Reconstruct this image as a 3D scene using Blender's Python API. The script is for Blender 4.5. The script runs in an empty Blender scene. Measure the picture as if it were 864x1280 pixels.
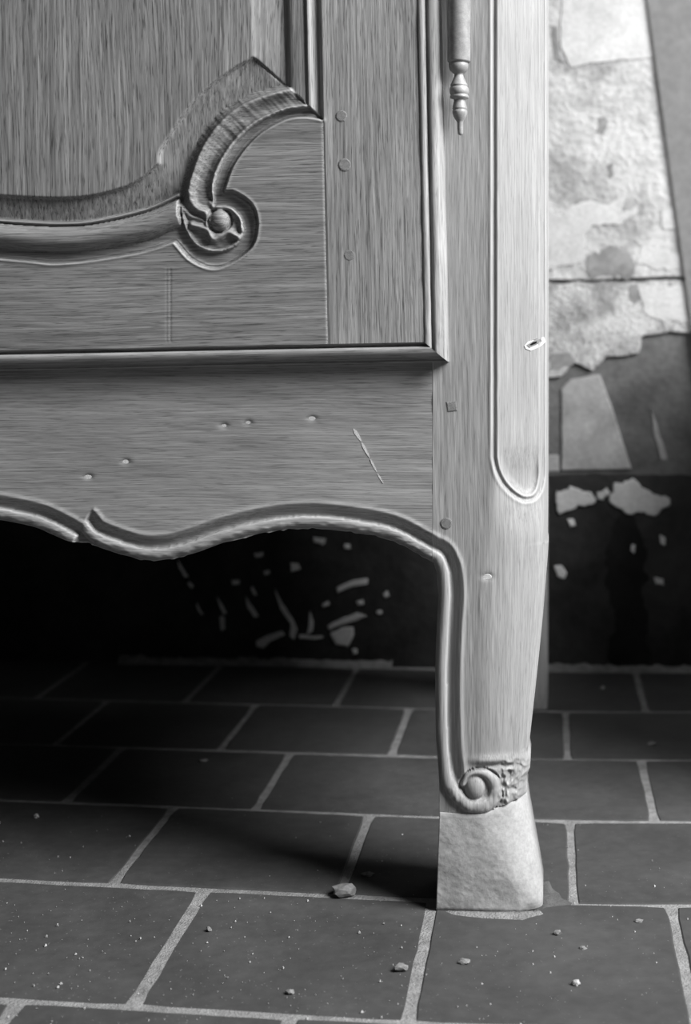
import bpy, bmesh, math, random
import numpy as np
from mathutils import Vector, noise as mnoise

# ------------------------------------------------------------------ camera, world, light
FPX, HC, ZF = 1743.0, 0.5, 1.2104          # focal length in pixels, camera height, distance to the armoire front (y = 0)
VX, VY = 688.0, 420.0                      # pixel of the optical axis
sc = bpy.context.scene
col = sc.collection
cam = bpy.data.cameras.new('camera'); camo = bpy.data.objects.new('camera', cam); col.objects.link(camo)
camo.location = (0, -ZF, HC); camo.rotation_euler = (math.radians(90), 0, 0)
cam.sensor_fit = 'VERTICAL'; cam.sensor_height = 36.0; cam.lens = FPX / 1280 * 36
cam.shift_x = (432 - VX) / 1280; cam.shift_y = (VY - 640) / 1280
cam.clip_start = 0.05
cam.dof.use_dof = True; cam.dof.focus_distance = ZF - 0.005; cam.dof.aperture_fstop = 5.0
sc.camera = camo
w = bpy.data.worlds.new('world'); sc.world = w; w.use_nodes = True
w.node_tree.nodes['Background'].inputs[0].default_value = (0.5, 0.5, 0.5, 1)
w.node_tree.nodes['Background'].inputs[1].default_value = 0.08
def area(name, loc, target, sx, sy, power):
    l = bpy.data.lights.new(name, 'AREA'); l.shape = 'RECTANGLE'; l.size = sx; l.size_y = sy; l.energy = power
    o = bpy.data.objects.new(name, l); col.objects.link(o); o.location = loc
    o.rotation_euler = (Vector(target) - Vector(loc)).to_track_quat('-Z', 'Y').to_euler()
area('window_light', (2.0, -0.95, 2.35), (-0.1, 0.1, 0.4), 1.35, 1.7, 275)
sc.view_settings.view_transform = 'Standard'; sc.view_settings.look = 'None'
sc.view_settings.exposure = 0.0; sc.view_settings.gamma = 1.0; sc.view_settings.use_curve_mapping = False

rng = random.Random(7)
S0 = ZF / FPX                              # metres per pixel on the armoire front
def P(px, py, y=0.0):
    s = (ZF + y) / FPX
    return Vector(((px - VX) * s, y, HC + (VY - py) * s))
def PF(px, py):                            # a pixel on the floor
    Z = FPX * HC / (py - VY)
    return Vector(((px - VX) * Z / FPX, Z - ZF, 0))

# ------------------------------------------------------------------ materials
def new_mat(name):
    m = bpy.data.materials.new(name); m.use_nodes = True
    nt = m.node_tree; b = nt.nodes['Principled BSDF']
    return m, nt, b
def nd(nt, t, **kw):
    n = nt.nodes.new(t)
    for k, v in kw.items(): setattr(n, k, v)
    return n
def noise_n(nt, vec, scale, detail=4, rough=0.55, dist=0.0):
    n = nd(nt, 'ShaderNodeTexNoise'); n.inputs['Scale'].default_value = scale
    n.inputs['Detail'].default_value = detail; n.inputs['Roughness'].default_value = rough; n.inputs['Distortion'].default_value = dist
    nt.links.new(vec, n.inputs['Vector']); return n.outputs['Fac']
def ramp(nt, fac, pts):
    r = nd(nt, 'ShaderNodeValToRGB'); e = r.color_ramp.elements
    while len(e) < len(pts): e.new(0.5)
    for i, (p, v) in enumerate(pts):
        e[i].position = p; e[i].color = (v, v, v, 1)
    nt.links.new(fac, r.inputs[0]); return r.outputs[0]
def mth(nt, op, a, b):
    n = nd(nt, 'ShaderNodeMath', operation=op)
    for i, v in enumerate((a, b)):
        if isinstance(v, (int, float)): n.inputs[i].default_value = v
        else: nt.links.new(v, n.inputs[i])
    return n.outputs[0]
def mapping(nt, scale, rot=(0, 0, 0), loc=(0, 0, 0)):
    tc = nd(nt, 'ShaderNodeTexCoord'); mp = nd(nt, 'ShaderNodeMapping')
    mp.inputs['Scale'].default_value = scale; mp.inputs['Rotation'].default_value = rot; mp.inputs['Location'].default_value = loc
    nt.links.new(tc.outputs['Object'], mp.inputs['Vector']); return mp.outputs[0]
def finish(nt, b, val, rough=0.6, bump=None, bs=0.3, bd=0.001, spec=0.3):
    cmb = nd(nt, 'ShaderNodeCombineColor')
    for i in range(3): nt.links.new(val, cmb.inputs[i])
    nt.links.new(cmb.outputs[0], b.inputs['Base Color'])
    b.inputs['Roughness'].default_value = rough; b.inputs['Specular IOR Level'].default_value = spec
    if bump is not None:
        bn = nd(nt, 'ShaderNodeBump'); bn.inputs['Strength'].default_value = bs; bn.inputs['Distance'].default_value = bd
        nt.links.new(bump, bn.inputs['Height']); nt.links.new(bn.outputs[0], b.inputs['Normal'])
def wood(name, axis, base, contrast=1.0, seed=0.0, fine=1.0, tilt=0.0, worn=0.17):
    # axis 'z' grain runs up, 'x' grain runs across
    m, nt, b = new_mat(name)
    def sc3(across, along): return (across, across, along) if axis == 'z' else (along, across, across)
    rot = (0, tilt, 0); loc = (seed, seed * 1.7, seed * 0.6)
    wob = noise_n(nt, mapping(nt, sc3(9, 2.2), rot, loc), 1.0, 2)
    def grained(across, along, det, amp):
        v = mapping(nt, sc3(across, along), rot, loc)
        add = nd(nt, 'ShaderNodeVectorMath', operation='ADD')
        cx = nd(nt, 'ShaderNodeCombineXYZ')
        k = mth(nt, 'MULTIPLY', wob, amp)
        nt.links.new(k, cx.inputs[0 if axis == 'z' else 2]); nt.links.new(v, add.inputs[0]); nt.links.new(cx.outputs[0], add.inputs[1])
        return noise_n(nt, add.outputs[0], 1.0, det, 0.6)
    f1 = grained(700 * fine, 15, 4, 12)       # fibres
    f2 = grained(95, 2.4, 3, 3.5)             # growth bands
    f3 = grained(1150 * fine, 50, 2, 14)      # pores
    f4 = noise_n(nt, mapping(nt, sc3(14, 5), rot, loc), 1.0, 3)
    a = ramp(nt, f1, [(0.30, 1 - 0.40 * contrast), (0.70, 1 + 0.34 * contrast)])
    c = ramp(nt, f2, [(0.28, 1 - 0.20 * contrast), (0.72, 1 + 0.18 * contrast)])
    d = ramp(nt, f3, [(0.32, 1 - 0.50 * contrast), (0.45, 1.0)])
    e = ramp(nt, f4, [(0.25, 0.84), (0.75, 1.14)])
    v = mth(nt, 'MULTIPLY', mth(nt, 'MULTIPLY', a, c), mth(nt, 'MULTIPLY', d, e))
    v = mth(nt, 'MULTIPLY', v, base)
    geo = nd(nt, 'ShaderNodeNewGeometry')      # arrises rubbed pale by wear
    wear = ramp(nt, geo.outputs['Pointiness'], [(0.505, 0.0), (0.56, worn)])
    v = mth(nt, 'ADD', v, wear)
    hb = mth(nt, 'ADD', f1, mth(nt, 'MULTIPLY', f3, 0.7))
    finish(nt, b, v, 0.55, hb, 0.35, 0.0006, 0.25)
    return m
def mottled(name, lo, hi, scale, rough=0.85, bs=0.4, bd=0.002, spec=0.15, detail=6, speck=None, pts=(0.3, 0.7), stretch=(1, 1, 1)):
    m, nt, b = new_mat(name)
    v0 = mapping(nt, stretch)
    n1 = noise_n(nt, v0, scale, detail, 0.6, 0.4)
    n2 = noise_n(nt, v0, scale * 9, 4)
    v = ramp(nt, n1, [(pts[0], lo), (pts[1], hi)])
    v = mth(nt, 'MULTIPLY', v, ramp(nt, n2, [(0.3, 0.88), (0.7, 1.12)]))
    if speck:
        s = noise_n(nt, v0, speck[0], 1)
        v = mth(nt, 'ADD', v, ramp(nt, s, [(speck[1], 0.0), (speck[1] + 0.03, speck[2])]))
    finish(nt, b, v, rough, n2, bs, bd, spec)
    return m
M = {}
M['wood_v'] = wood('oak_upright_grain', 'z', 0.27, 1.0, 0.3)
M['wood_panel'] = wood('oak_panel_grain', 'z', 0.20, 1.15, 3.1, 0.7, 0.03, 0.0)
M['wood_h'] = wood('oak_cross_grain', 'x', 0.20, 1.0, 1.3, 0.9, 0.04, 0.10)
M['wood_apron'] = wood('oak_apron_grain', 'x', 0.26, 0.72, 5.3, 1.0, 0.05)
M['wood_post'] = wood('oak_post_grain', 'z', 0.30, 0.48, 7.7, 1.0, -0.012)
M['wood_foot'] = mottled('pale_new_foot_wood', 0.30, 0.42, 38, 0.7, 0.35, 0.0008, 0.15)
M['peg'] = mottled('dark_end_grain_peg', 0.15, 0.25, 300, 0.7)
M['chip'] = mottled('pale_chip', 0.50, 0.66, 300, 0.8)
M['hole'] = mottled('dark_hole', 0.004, 0.008, 200, 0.9)
M['hinge'] = mottled('worn_iron_hinge', 0.22, 0.36, 120, 0.42, 0.2, 0.0004, 0.5)
M['board'] = mottled('rough_inner_board', 0.05, 0.09, 20, 0.8)
M['tile'] = mottled('fired_clay_tile', 0.042, 0.070, 9, 0.62, 0.45, 0.0008, 0.3, speck=(420, 0.74, 0.10))
M['mortar'] = mottled('pale_lime_mortar', 0.17, 0.31, 60, 0.9, 0.8, 0.003, 0.1)
M['dust'] = mottled('mortar_dust_on_tile', 0.06, 0.13, 60, 0.9)
M['crumb'] = mottled('pale_plaster_crumb', 0.34, 0.55, 200, 0.9)
M['fleck'] = mottled('bare_white_plaster', 0.62, 0.78, 60, 0.9)
M['lump'] = mottled('grey_mortar_lump', 0.26, 0.42, 260, 0.9, 0.8, 0.003)
M['stone'] = mottled('grey_pebble', 0.16, 0.26, 200, 0.9)
M['plaster'] = mottled('old_lime_plaster', 0.28, 0.50, 13, 0.95, 0.7, 0.005, 0.1, pts=(0.36, 0.56))
M['plaster2'] = mottled('stained_lime_plaster', 0.23, 0.47, 20, 0.95, 0.7, 0.005, 0.1, pts=(0.38, 0.56))
M['white'] = mottled('whitewash', 0.42, 0.56, 22, 0.95, 0.3, 0.002, 0.1)
M['stain'] = mottled('brown_damp_stain', 0.15, 0.30, 40, 0.95, 0.4, 0.002, 0.1)
M['render'] = mottled('grey_wall_render', 0.075, 0.15, 12, 0.95, 0.5, 0.003, 0.1)
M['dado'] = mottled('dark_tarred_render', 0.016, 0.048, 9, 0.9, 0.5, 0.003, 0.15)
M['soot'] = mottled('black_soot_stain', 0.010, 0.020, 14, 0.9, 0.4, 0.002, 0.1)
M['lightpatch'] = mottled('pale_grey_patch', 0.22, 0.36, 18, 0.95, 0.4, 0.002, 0.1)
M['boardgrey'] = mottled('grey_painted_board', 0.16, 0.19, 10, 0.8, 0.2, 0.001, 0.1)

# ------------------------------------------------------------------ mesh helpers
def link(name, me, mat, parent=None, smooth=True):
    if mat is not None: me.materials.append(mat)
    if smooth:
        me.polygons.foreach_set('use_smooth', [True] * len(me.polygons))
    o = bpy.data.objects.new(name, me); col.objects.link(o)
    if parent: o.parent = parent
    return o
def pydata(name, V, F):
    me = bpy.data.meshes.new(name); me.from_pydata([tuple(v) for v in V], [], [tuple(f) for f in F]); me.update(); return me
def np_mesh(name, V, Q):
    V = np.asarray(V, dtype=np.float32); Q = np.asarray(Q, dtype=np.int32)
    me = bpy.data.meshes.new(name)
    me.vertices.add(len(V)); me.vertices.foreach_set('co', V.ravel())
    me.loops.add(Q.size); me.loops.foreach_set('vertex_index', Q.ravel())
    me.polygons.add(len(Q)); me.polygons.foreach_set('loop_start', np.arange(0, Q.size, 4, dtype=np.int32))
    me.update(calc_edges=True); me.validate(); return me
def grid_quads(nr, nc):
    i = np.arange(nr * nc).reshape(nr, nc)
    return np.stack([i[:-1, :-1], i[1:, :-1], i[1:, 1:], i[:-1, 1:]], -1)     # rows run down, columns run right: faces look to -y
def compact(name, V, Q):
    u, inv = np.unique(Q.ravel(), return_inverse=True)
    return np_mesh(name, V[u], inv.reshape(-1, 4))
def box(name, a, b, mat, parent=None, bev=0.002):
    bm = bmesh.new(); bmesh.ops.create_cube(bm, size=1)
    for v in bm.verts:
        v.co = Vector([(a[k] + b[k]) / 2 + v.co[k] * (b[k] - a[k]) for k in range(3)])
    if bev: bmesh.ops.bevel(bm, geom=bm.edges[:], offset=bev, segments=2, affect='EDGES')
    me = bpy.data.meshes.new(name); bm.to_mesh(me); bm.free()
    return link(name, me, mat, parent, False)
def empty(name, loc):
    o = bpy.data.objects.new(name, None); o.location = loc; o.empty_display_size = 0.1; col.objects.link(o); return o
def tag(o, label=None, cat=None, group=None, kind=None):
    for k, v in (('label', label), ('category', cat), ('group', group), ('kind', kind)):
        if v: o[k] = v
    return o
def cr(pts, n=6):                           # Catmull-Rom resampling of a polyline
    p = np.array(pts, float); q = np.vstack([2 * p[0] - p[1], p, 2 * p[-1] - p[-2]]); out = []
    for i in range(1, len(q) - 2):
        for t in np.linspace(0, 1, n, endpoint=False):
            a, b, c, d = q[i - 1], q[i], q[i + 1], q[i + 2]
            out.append(0.5 * (2 * b + (c - a) * t + (2 * a - 5 * b + 4 * c - d) * t * t + (3 * b - a - 3 * c + d) * t ** 3))
    out.append(p[-1]); return np.array(out)
def dist(X, Y, poly):
    D = np.full(X.shape, 1e9)
    for (x0, y0), (x1, y1) in zip(poly[:-1], poly[1:]):
        dx, dy = x1 - x0, y1 - y0; L = dx * dx + dy * dy
        if L < 1e-12: continue
        t = np.clip(((X - x0) * dx + (Y - y0) * dy) / L, 0, 1)
        np.minimum(D, (X - x0 - t * dx) ** 2 + (Y - y0 - t * dy) ** 2, out=D)
    return np.sqrt(D)
def inside(X, Y, poly):
    r = np.zeros(X.shape, bool); n = len(poly)
    for i in range(n):
        x0, y0 = poly[i]; x1, y1 = poly[(i + 1) % n]
        if y0 == y1: continue
        c = ((y0 > Y) != (y1 > Y)) & (X < (x1 - x0) * (Y - y0) / (y1 - y0) + x0)
        r ^= c
    return r
def blur(h, s):
    k = np.arange(-3, 4); g = np.exp(-k * k / (2 * s * s)); g /= g.sum()
    for ax in (0, 1):
        p = np.pad(h, [(3, 3) if a == ax else (0, 0) for a in (0, 1)], mode='edge')
        h = sum(g[i] * np.take(p, range(i, i + h.shape[ax]), axis=ax) for i in range(7))
    return h
def sstep(a, b, x):
    t = np.clip((x - a) / (b - a), 0, 1); return t * t * (3 - 2 * t)
def vnoise(X, Y, sx, sy, seed):             # smooth value noise on arrays
    r = np.random.RandomState(seed); T = r.rand(256, 256)
    x, y = X / sx, Y / sy; i, j = np.floor(x).astype(int), np.floor(y).astype(int); fx, fy = x - i, y - j
    fx = fx * fx * (3 - 2 * fx); fy = fy * fy * (3 - 2 * fy)
    g = lambda a, b: T[a % 256, b % 256]
    return (g(i, j) * (1 - fx) + g(i + 1, j) * fx) * (1 - fy) + (g(i, j + 1) * (1 - fx) + g(i + 1, j + 1) * fx) * fy - 0.5

# ------------------------------------------------------------------ floor
SH = lambda x: -0.115 * min(x, 0.0)
ROWY = [-0.824, -0.614, -0.415, -0.207, 0.0150, 0.2248, 0.4342, 0.6442, 0.8640]
ROWX = [-0.315, -0.19, -0.30, -0.19, -0.1028, 0.0205, 0.107, 0.0205, 0.128]   # one joint of each row (the row in front of line k)
TW = 0.2095
fl = box('floor', (-2.2, -2.4, -0.06), (2.0, 1.05, -0.0010), M['mortar'], None, 0)
tag(fl, 'floor of dark fired clay tiles laid in staggered rows with pale mortar joints', 'floor', kind='structure')
def rowline(k, x):
    return ROWY[k] + SH(x) * (1.0 if k < 6 else 0.85)
def tile(c4, dz):
    bm = bmesh.new(); top, mid, low = [], [], []
    n = 9; cen = sum(c4, Vector()) / 4
    for i in range(4):
        a, b = c4[i], c4[(i + 1) % 4]
        for j in range(n):
            t = j / n; p = a.lerp(b, t); nv = (cen - p).normalized()
            e = mnoise.noise(p * 60) * 0.0011 + mnoise.noise(p * 170) * 0.0008
            if j == 0: e += 0.0022
            q = p + nv * (0.0004 + e)
            low.append(bm.verts.new((q.x, q.y, -0.012)))
            mid.append(bm.verts.new((q.x, q.y, dz - 0.0011)))
            q2 = q + nv * 0.0016
            top.append(bm.verts.new((q2.x, q2.y, dz)))
    N = len(top)
    for i in range(N):
        k = (i + 1) % N
        bm.faces.new((low[i], low[k], mid[k], mid[i])); bm.faces.new((mid[i], mid[k], top[k], top[i]))
    bm.faces.new(top)
    bm.normal_update()
    me = bpy.data.meshes.new('tile'); bm.to_mesh(me); bm.free()
    return link('tile', me, M['tile'], fl, False)
J = 0.0034
for k in range(1, 9):
    x0 = ROWX[k] - TW * 7
    for i in range(13):
        a, b = x0 + i * TW, x0 + (i + 1) * TW
        if b < -1.35 or a > 1.0: continue
        a += rng.uniform(-.001, .001); b += rng.uniform(-.001, .001)
        c4 = [Vector((a + J, rowline(k - 1, a) + J * 0.85, 0)), Vector((b - J, rowline(k - 1, b) + J * 0.85, 0)),
              Vector((b - J, rowline(k, b) - J * 0.85, 0)), Vector((a + J, rowline(k, a) - J * 0.85, 0))]
        tile(c4, 0.0 if k in (4, 5) and abs(a) < 0.3 else rng.uniform(-0.0010, 0.0003))

# ------------------------------------------------------------------ back wall
def YW(x): return 0.885 - 0.07 * x
def PW(px, py, off=0.0):                    # a pixel on the back wall, off metres in front of it
    x = (px - VX) * 2.09 / FPX
    for _ in range(6): x = (px - VX) * (ZF + YW(x) - off) / FPX
    return P(px, py, YW(x) - off)
xa, xb = -2.2, 2.0
V = []
for x in (xa, xb):
    for dy in (0.0, 0.14):
        for z in (-0.05, 2.7): V.append((x, YW(x) + dy, z))
wall = link('wall_back', pydata('wall_back', V, [(0, 4, 5, 1), (2, 3, 7, 6), (0, 1, 3, 2), (4, 6, 7, 5), (1, 5, 7, 3), (0, 2, 6, 4)]), M['render'], None, False)
tag(wall, 'old grey rendered wall with flaking pale plaster above a blackened base', 'wall', kind='structure')
def patch(name, pts, thick, mat, jit=3.0, step=7.0, base=0.0, label=None, parent=wall):
    out = []
    n = len(pts)
    for i in range(n):
        a, b = np.array(pts[i], float), np.array(pts[(i + 1) % n], float)
        m = max(1, min(60, int(np.linalg.norm(b - a) / step)))
        for j in range(m):
            p = a + (b - a) * j / m
            v = Vector((p[0] * 0.06, p[1] * 0.06, thick * 999))
            v2 = v * 3.1
            out.append((p[0] + jit * (mnoise.noise(v) + 0.5 * mnoise.noise(v2)), p[1] + jit * (mnoise.noise(v + Vector((9, 4, 2))) + 0.5 * mnoise.noise(v2 + Vector((3, 8, 1))))))
    bm = bmesh.new()
    back = [bm.verts.new(PW(x, y, -0.001)) for x, y in out]
    mid = [bm.verts.new(PW(x, y, (base + thick) * 0.6)) for x, y in out]
    cx = sum(x for x, y in out) / len(out); cy = sum(y for x, y in out) / len(out)
    f = []
    for x, y in out:
        L = math.hypot(x - cx, y - cy) + 1e-6; k = min(1.2, L * 0.3) / L
        f.append(bm.verts.new(PW(x + (cx - x) * k, y + (cy - y) * k, base + thick)))
    N = len(out)
    for i in range(N):
        k = (i + 1) % N
        bm.faces.new((back[i], back[k], mid[k], mid[i])); bm.faces.new((mid[i], mid[k], f[k], f[i]))
    fc = bm.faces.new(f); bm.normal_update()
    bmesh.ops.triangulate(bm, faces=[fc])
    bmesh.ops.recalc_face_normals(bm, faces=bm.faces[:])
    me = bpy.data.meshes.new(name); bm.to_mesh(me); bm.free()
    o = link(name, me, mat, parent, False)
    if label: o['label'] = label
    return o
patch('plaster_layer', [(-700, -700), (1300, -700), (1300, 347), (832, 346), (740, 350), (600, 349), (-700, 349)], 0.006, M['plaster'], 1.2, 12)
patch('plaster_layer', [(-700, 353), (600, 353), (740, 354), (832, 351), (1300, 350), (1300, 412), (840, 415), (802, 421), (799, 442), (757, 446), (742, 464), (722, 455), (700, 470), (676, 474), (600, 470), (-700, 480)], 0.0055, M['plaster2'], 2.5)
patch('whitewash_patch', [(702, -80), (880, -80), (880, 78), (815, 74), (770, 76), (735, 80), (712, 84), (701, 60)], 0.0015, M['white'], 2.0, base=0.006)
patch('whitewash_patch', [(640, 262), (700, 264), (735, 252), (760, 252), (779, 240), (776, 262), (800, 254), (797, 268), (772, 276), (740, 282), (726, 330), (690, 338), (640, 338)], 0.0015, M['white'], 6, 4, base=0.006)
patch('whitewash_patch', [(797, 312), (815, 310), (860, 318), (880, 336), (812, 336), (796, 328)], 0.0012, M['white'], 6, 4, base=0.006)
patch('whitewash_patch', [(824, 262), (880, 250), (880, 290), (827, 286)], 0.0012, M['white'], 4, 4, base=0.006)
patch('whitewash_patch', [(800, 362), (830, 358), (880, 356), (880, 412), (840, 404), (812, 396), (803, 385)], 0.0012, M['white'], 7, 4, base=0.0055)
patch('damp_stain', [(735, 318), (760, 309), (790, 316), (800, 330), (792, 346), (735, 347), (728, 335)], 0.0008, M['stain'], 9, 3, base=0.006)
patch('damp_stain', [(746, 148), (758, 146), (760, 160), (752, 172), (745, 164)], 0.0008, M['stain'], 7, 3, base=0.006)
patch('damp_stain', [(760, 206), (768, 203), (767, 220), (762, 224)], 0.0008, M['stain'], 2, base=0.006)
patch('damp_stain', [(690, 30), (697, 34), (700, 70), (708, 82), (694, 74), (689, 50)], 0.0008, M['stain'], 2, base=0.006)
patch('damp_stain', [(786, 356), (798, 352), (800, 374), (792, 382), (785, 370)], 0.0008, M['stain'], 3, base=0.0055)
patch('damp_stain', [(688, 440), (715, 440), (722, 452), (700, 462), (688, 462)], 0.0008, M['stain'], 3, base=0.0055)
patch('pale_patch', [(702, 486), (714, 474), (750, 468), (764, 505), (790, 587), (702, 588)], 0.003, M['lightpatch'], 1.0)  # lit area between shadows, put into the wall as a paler colour
patch('pale_patch', [(676, 569), (699, 569), (699, 590), (676, 590)], 0.002, M['lightpatch'], 1.0)
patch('pale_patch', [(814, 512), (822, 530), (835, 575), (828, 575), (818, 545)], 0.002, M['lightpatch'], 1.5)
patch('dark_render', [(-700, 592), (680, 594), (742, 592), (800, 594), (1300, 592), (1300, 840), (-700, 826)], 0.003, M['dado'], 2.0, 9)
patch('soot_stain', [(772, 648), (782, 636), (796, 644), (800, 664), (810, 700), (806, 760), (812, 833), (762, 833), (766, 770), (758, 720), (764, 670)], 0.0008, M['soot'], 9, 5, base=0.003)  # upright band of shadow on the wall, painted in as a darker colour
for pts in ([(696, 614), (716, 608), (738, 614), (744, 626), (722, 636), (700, 641), (694, 630)],
            [(746, 616), (758, 609), (765, 618), (756, 627), (747, 625)],
            [(768, 604), (790, 600), (812, 612), (836, 622), (836, 636), (812, 646), (798, 642), (778, 642), (764, 628)]):
    patch('plaster_remnant', pts, 0.004, M['white'], 6, 3, base=0.002)
# flecks where the blackened face has broken away, to the right and under the armoire
flecks = [[(709, 648), (717, 647), (719, 656), (712, 658)], [(692, 707), (702, 706), (709, 716), (706, 724), (696, 720)],
          [(790, 680), (795, 681), (793, 692), (788, 688)], [(824, 668), (832, 672), (832, 682), (825, 680)], [(818, 722), (830, 724), (830, 732), (820, 730)],
          [(320, 802), (334, 794), (352, 788), (356, 794), (338, 802), (328, 811), (320, 809)], [(413, 792), (428, 784), (442, 783), (442, 795), (434, 809), (420, 806)],
          [(343, 735), (352, 752), (366, 772), (372, 788), (368, 800), (363, 796), (364, 780), (350, 760)], [(306, 744), (316, 758), (324, 770), (318, 771), (310, 760)],
          [(271, 744), (278, 756), (284, 767), (279, 768), (273, 756)], [(290, 724), (300, 724), (300, 730), (291, 731)], [(363, 704), (373, 704), (376, 712), (364, 714)],
          [(420, 734), (440, 726), (460, 722), (459, 730), (438, 735), (422, 740)], [(388, 764), (392, 776), (391, 788), (384, 794), (386, 778)],
          [(374, 794), (404, 795), (404, 799), (374, 799)], [(409, 782), (428, 772), (446, 766), (458, 770), (446, 775), (428, 780), (412, 787)],
          [(275, 770), (281, 770), (282, 786), (276, 788)], [(390, 672), (408, 674), (406, 681), (392, 678)], [(330, 714), (338, 713), (338, 718), (331, 719)],
          [(318, 692), (330, 691), (328, 696), (320, 697)], [(430, 680), (438, 680), (438, 686), (431, 686)], [(446, 752), (454, 750), (455, 756), (448, 757)],
          [(236, 726), (242, 732), (240, 736), (234, 730)], [(470, 764), (476, 763), (478, 768), (471, 769)], [(402, 755), (410, 752), (412, 756), (404, 760)],
          [(440, 812), (447, 812), (447, 818), (441, 819)], [(246, 752), (252, 762), (256, 770), (252, 768), (246, 758)], [(316, 732), (322, 744), (318, 744), (313, 736)],
          [(222, 700), (230, 712), (236, 722), (231, 722), (224, 710)], [(478, 742), (484, 738), (486, 746), (480, 748)]]
for f in flecks: patch('plaster_fleck', f, 0.0016, M['fleck'], 1.6, 4, base=0.003)
# rough fillet of mortar along the foot of the wall
def fillet(px0, px1, py0, py1, h):
    n = int((px1 - px0) / 5); V, F = [], []
    for i in range(n + 1):
        t = i / n; px = px0 + (px1 - px0) * t; p = PW(px, 830, 0.003)
        hh = h * (0.65 + 0.7 * abs(mnoise.noise(Vector((px * 0.09, h * 50, 0)))))
        V += [(p.x, p.y, hh), (p.x, p.y - 0.006, hh * 0.7), (p.x, p.y - 0.014, -0.0025)]
        if i: a = 3 * i; F += [(a - 3, a - 2, a + 1, a), (a - 2, a - 1, a + 2, a + 1)]
    return link('mortar_fillet', pydata('mortar_fillet', V, F), M['mortar'], wall, False)
fillet(150, 491, 826, 830, 0.011)
fillet(640, 900, 836, 834, 0.010)

# ------------------------------------------------------------------ armoire
CPX = -60.0                                  # middle of the armoire in front pixels
CX = (CPX - VX) * S0
arm = empty('armoire', (0, 0, 0))
tag(arm, 'carved oak armoire with scrolled panel door, scalloped apron and volute foot', 'armoire')

# lower edge of the apron running on down the inner edge of the leg
AP_R = cr([(98, 663), (112, 678), (146, 692), (180, 700.5), (214, 699), (248, 690), (282, 678), (331, 666), (365, 661.5), (400, 661), (437, 665), (474, 671.5), (496, 679), (520, 692), (541, 704)], 6)
AP_L = cr([(-66, 648), (-20, 648), (35, 658), (60, 667), (83, 679), (100, 690), (112, 698)], 6)
SIL = cr([(-66, 647), (-20, 648), (35, 657), (68, 670), (93, 678), (104, 679), (112, 680), (146, 692), (180, 700.5), (214, 699), (248, 690), (282, 678), (331, 666), (365, 661.5), (400, 661), (437, 665), (474, 671.5), (496, 679), (520, 692), (541, 704)], 6)
LEG = cr([(541, 703), (546, 717), (548, 745), (545.5, 786), (543.8, 835), (543.8, 884), (545, 930), (547.5, 958)], 6)
TAIL = cr([(547.5, 958), (550, 976), (556, 991), (568, 1005), (585, 1015), (604, 1018.5)], 6)
EDGE = np.vstack([AP_R, LEG, TAIL])
def edge_profile(d):                          # height of the moulding (pixels) at distance d from the edge
    bead = -9 + 10.5 * np.sqrt(np.clip(1 - ((d - 9.0) / 9.5) ** 2, 0, 1))
    groove = -7.0 + 0 * d
    h = np.where(d < 15.5, bead, groove)
    h = np.where((d >= 15.5) & (d < 19), -7.0, h)
    h = np.where(d >= 19, -7.0 + 7.0 * sstep(19, 29.5, d), h)
    h = h + 1.6 * np.exp(-((d - 32.5) / 2.6) ** 2)
    return h

# apron -------------------------------------------------------
xr = np.arange(CPX, 541.01, 1.3); xl = np.arange(2 * CPX - 541, CPX - 1, 4.0)
xs = np.concatenate([xl, xr]); xs[-1] = 540.6
fold = np.where(xs < CPX, 2 * CPX - xs, xs)
yb = np.interp(fold, SIL[:, 0], SIL[:, 1]) + 1.6 * vnoise(fold, fold * 0, 6, 1, 3) * sstep(120, 180, fold) + 0.5
NR = 190
tt = np.linspace(0, 1, NR) ** 0.75
YY = 395 + (yb[None, :] - 395) * tt[:, None]; XX = np.repeat(fold[None, :], NR, 0); XW = np.repeat(xs[None, :], NR, 0)
dR = dist(XX, YY, np.vstack([AP_R, LEG])); dL = dist(XX, YY, AP_L)
mit = XX < 119 - (YY - 632) * 0.58
d = np.where(mit, dL, dR)
h = edge_profile(d)
h = np.where(~mit & (XX < 112) & (YY > np.interp(XX, AP_R[:, 0], AP_R[:, 1])), -8, h)
h = np.where(d > 40, 0, h) + 0.8 * vnoise(XX, YY, 60, 18, 5) + 0.35 * vnoise(XX, YY, 22, 2.2, 8)
h = h + np.where(d < 9, 1.6 * vnoise(XX, YY, 9, 3, 12), 0)
for cx, cy in ((280, 532), (310, 528), (390, 523), (157, 577), (110, 596)):      # small shallow dents
    h -= 2.0 * np.exp(-(((XX - cx) / 6) ** 2 + ((YY - cy) / 3.5) ** 2))
h = blur(h, 0.7)
Vf = np.stack([(XW - VX) * S0, -h * S0, HC + (VY - YY) * S0], -1)
TH = 0.024
nc = len(xs); Vb = Vf[-1].copy(); Vb[:, 1] = TH; Vt = Vf[0].copy(); Vt[:, 1] = TH
Vall = np.vstack([Vf.reshape(-1, 3), Vb, Vt])
Q = [grid_quads(NR, nc).reshape(-1, 4)]
last = (NR - 1) * nc + np.arange(nc); bk = NR * nc + np.arange(nc); tp = bk + nc
Q.append(np.stack([last[:-1], bk[:-1], bk[1:], last[1:]], -1))
Q.append(np.stack([bk[:-1], tp[:-1], tp[1:], bk[1:]], -1))
apron = link('apron', np_mesh('apron', Vall, np.vstack(Q)), M['wood_apron'], arm)
apron['label'] = 'scalloped oak apron with moulded lower edge'

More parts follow.
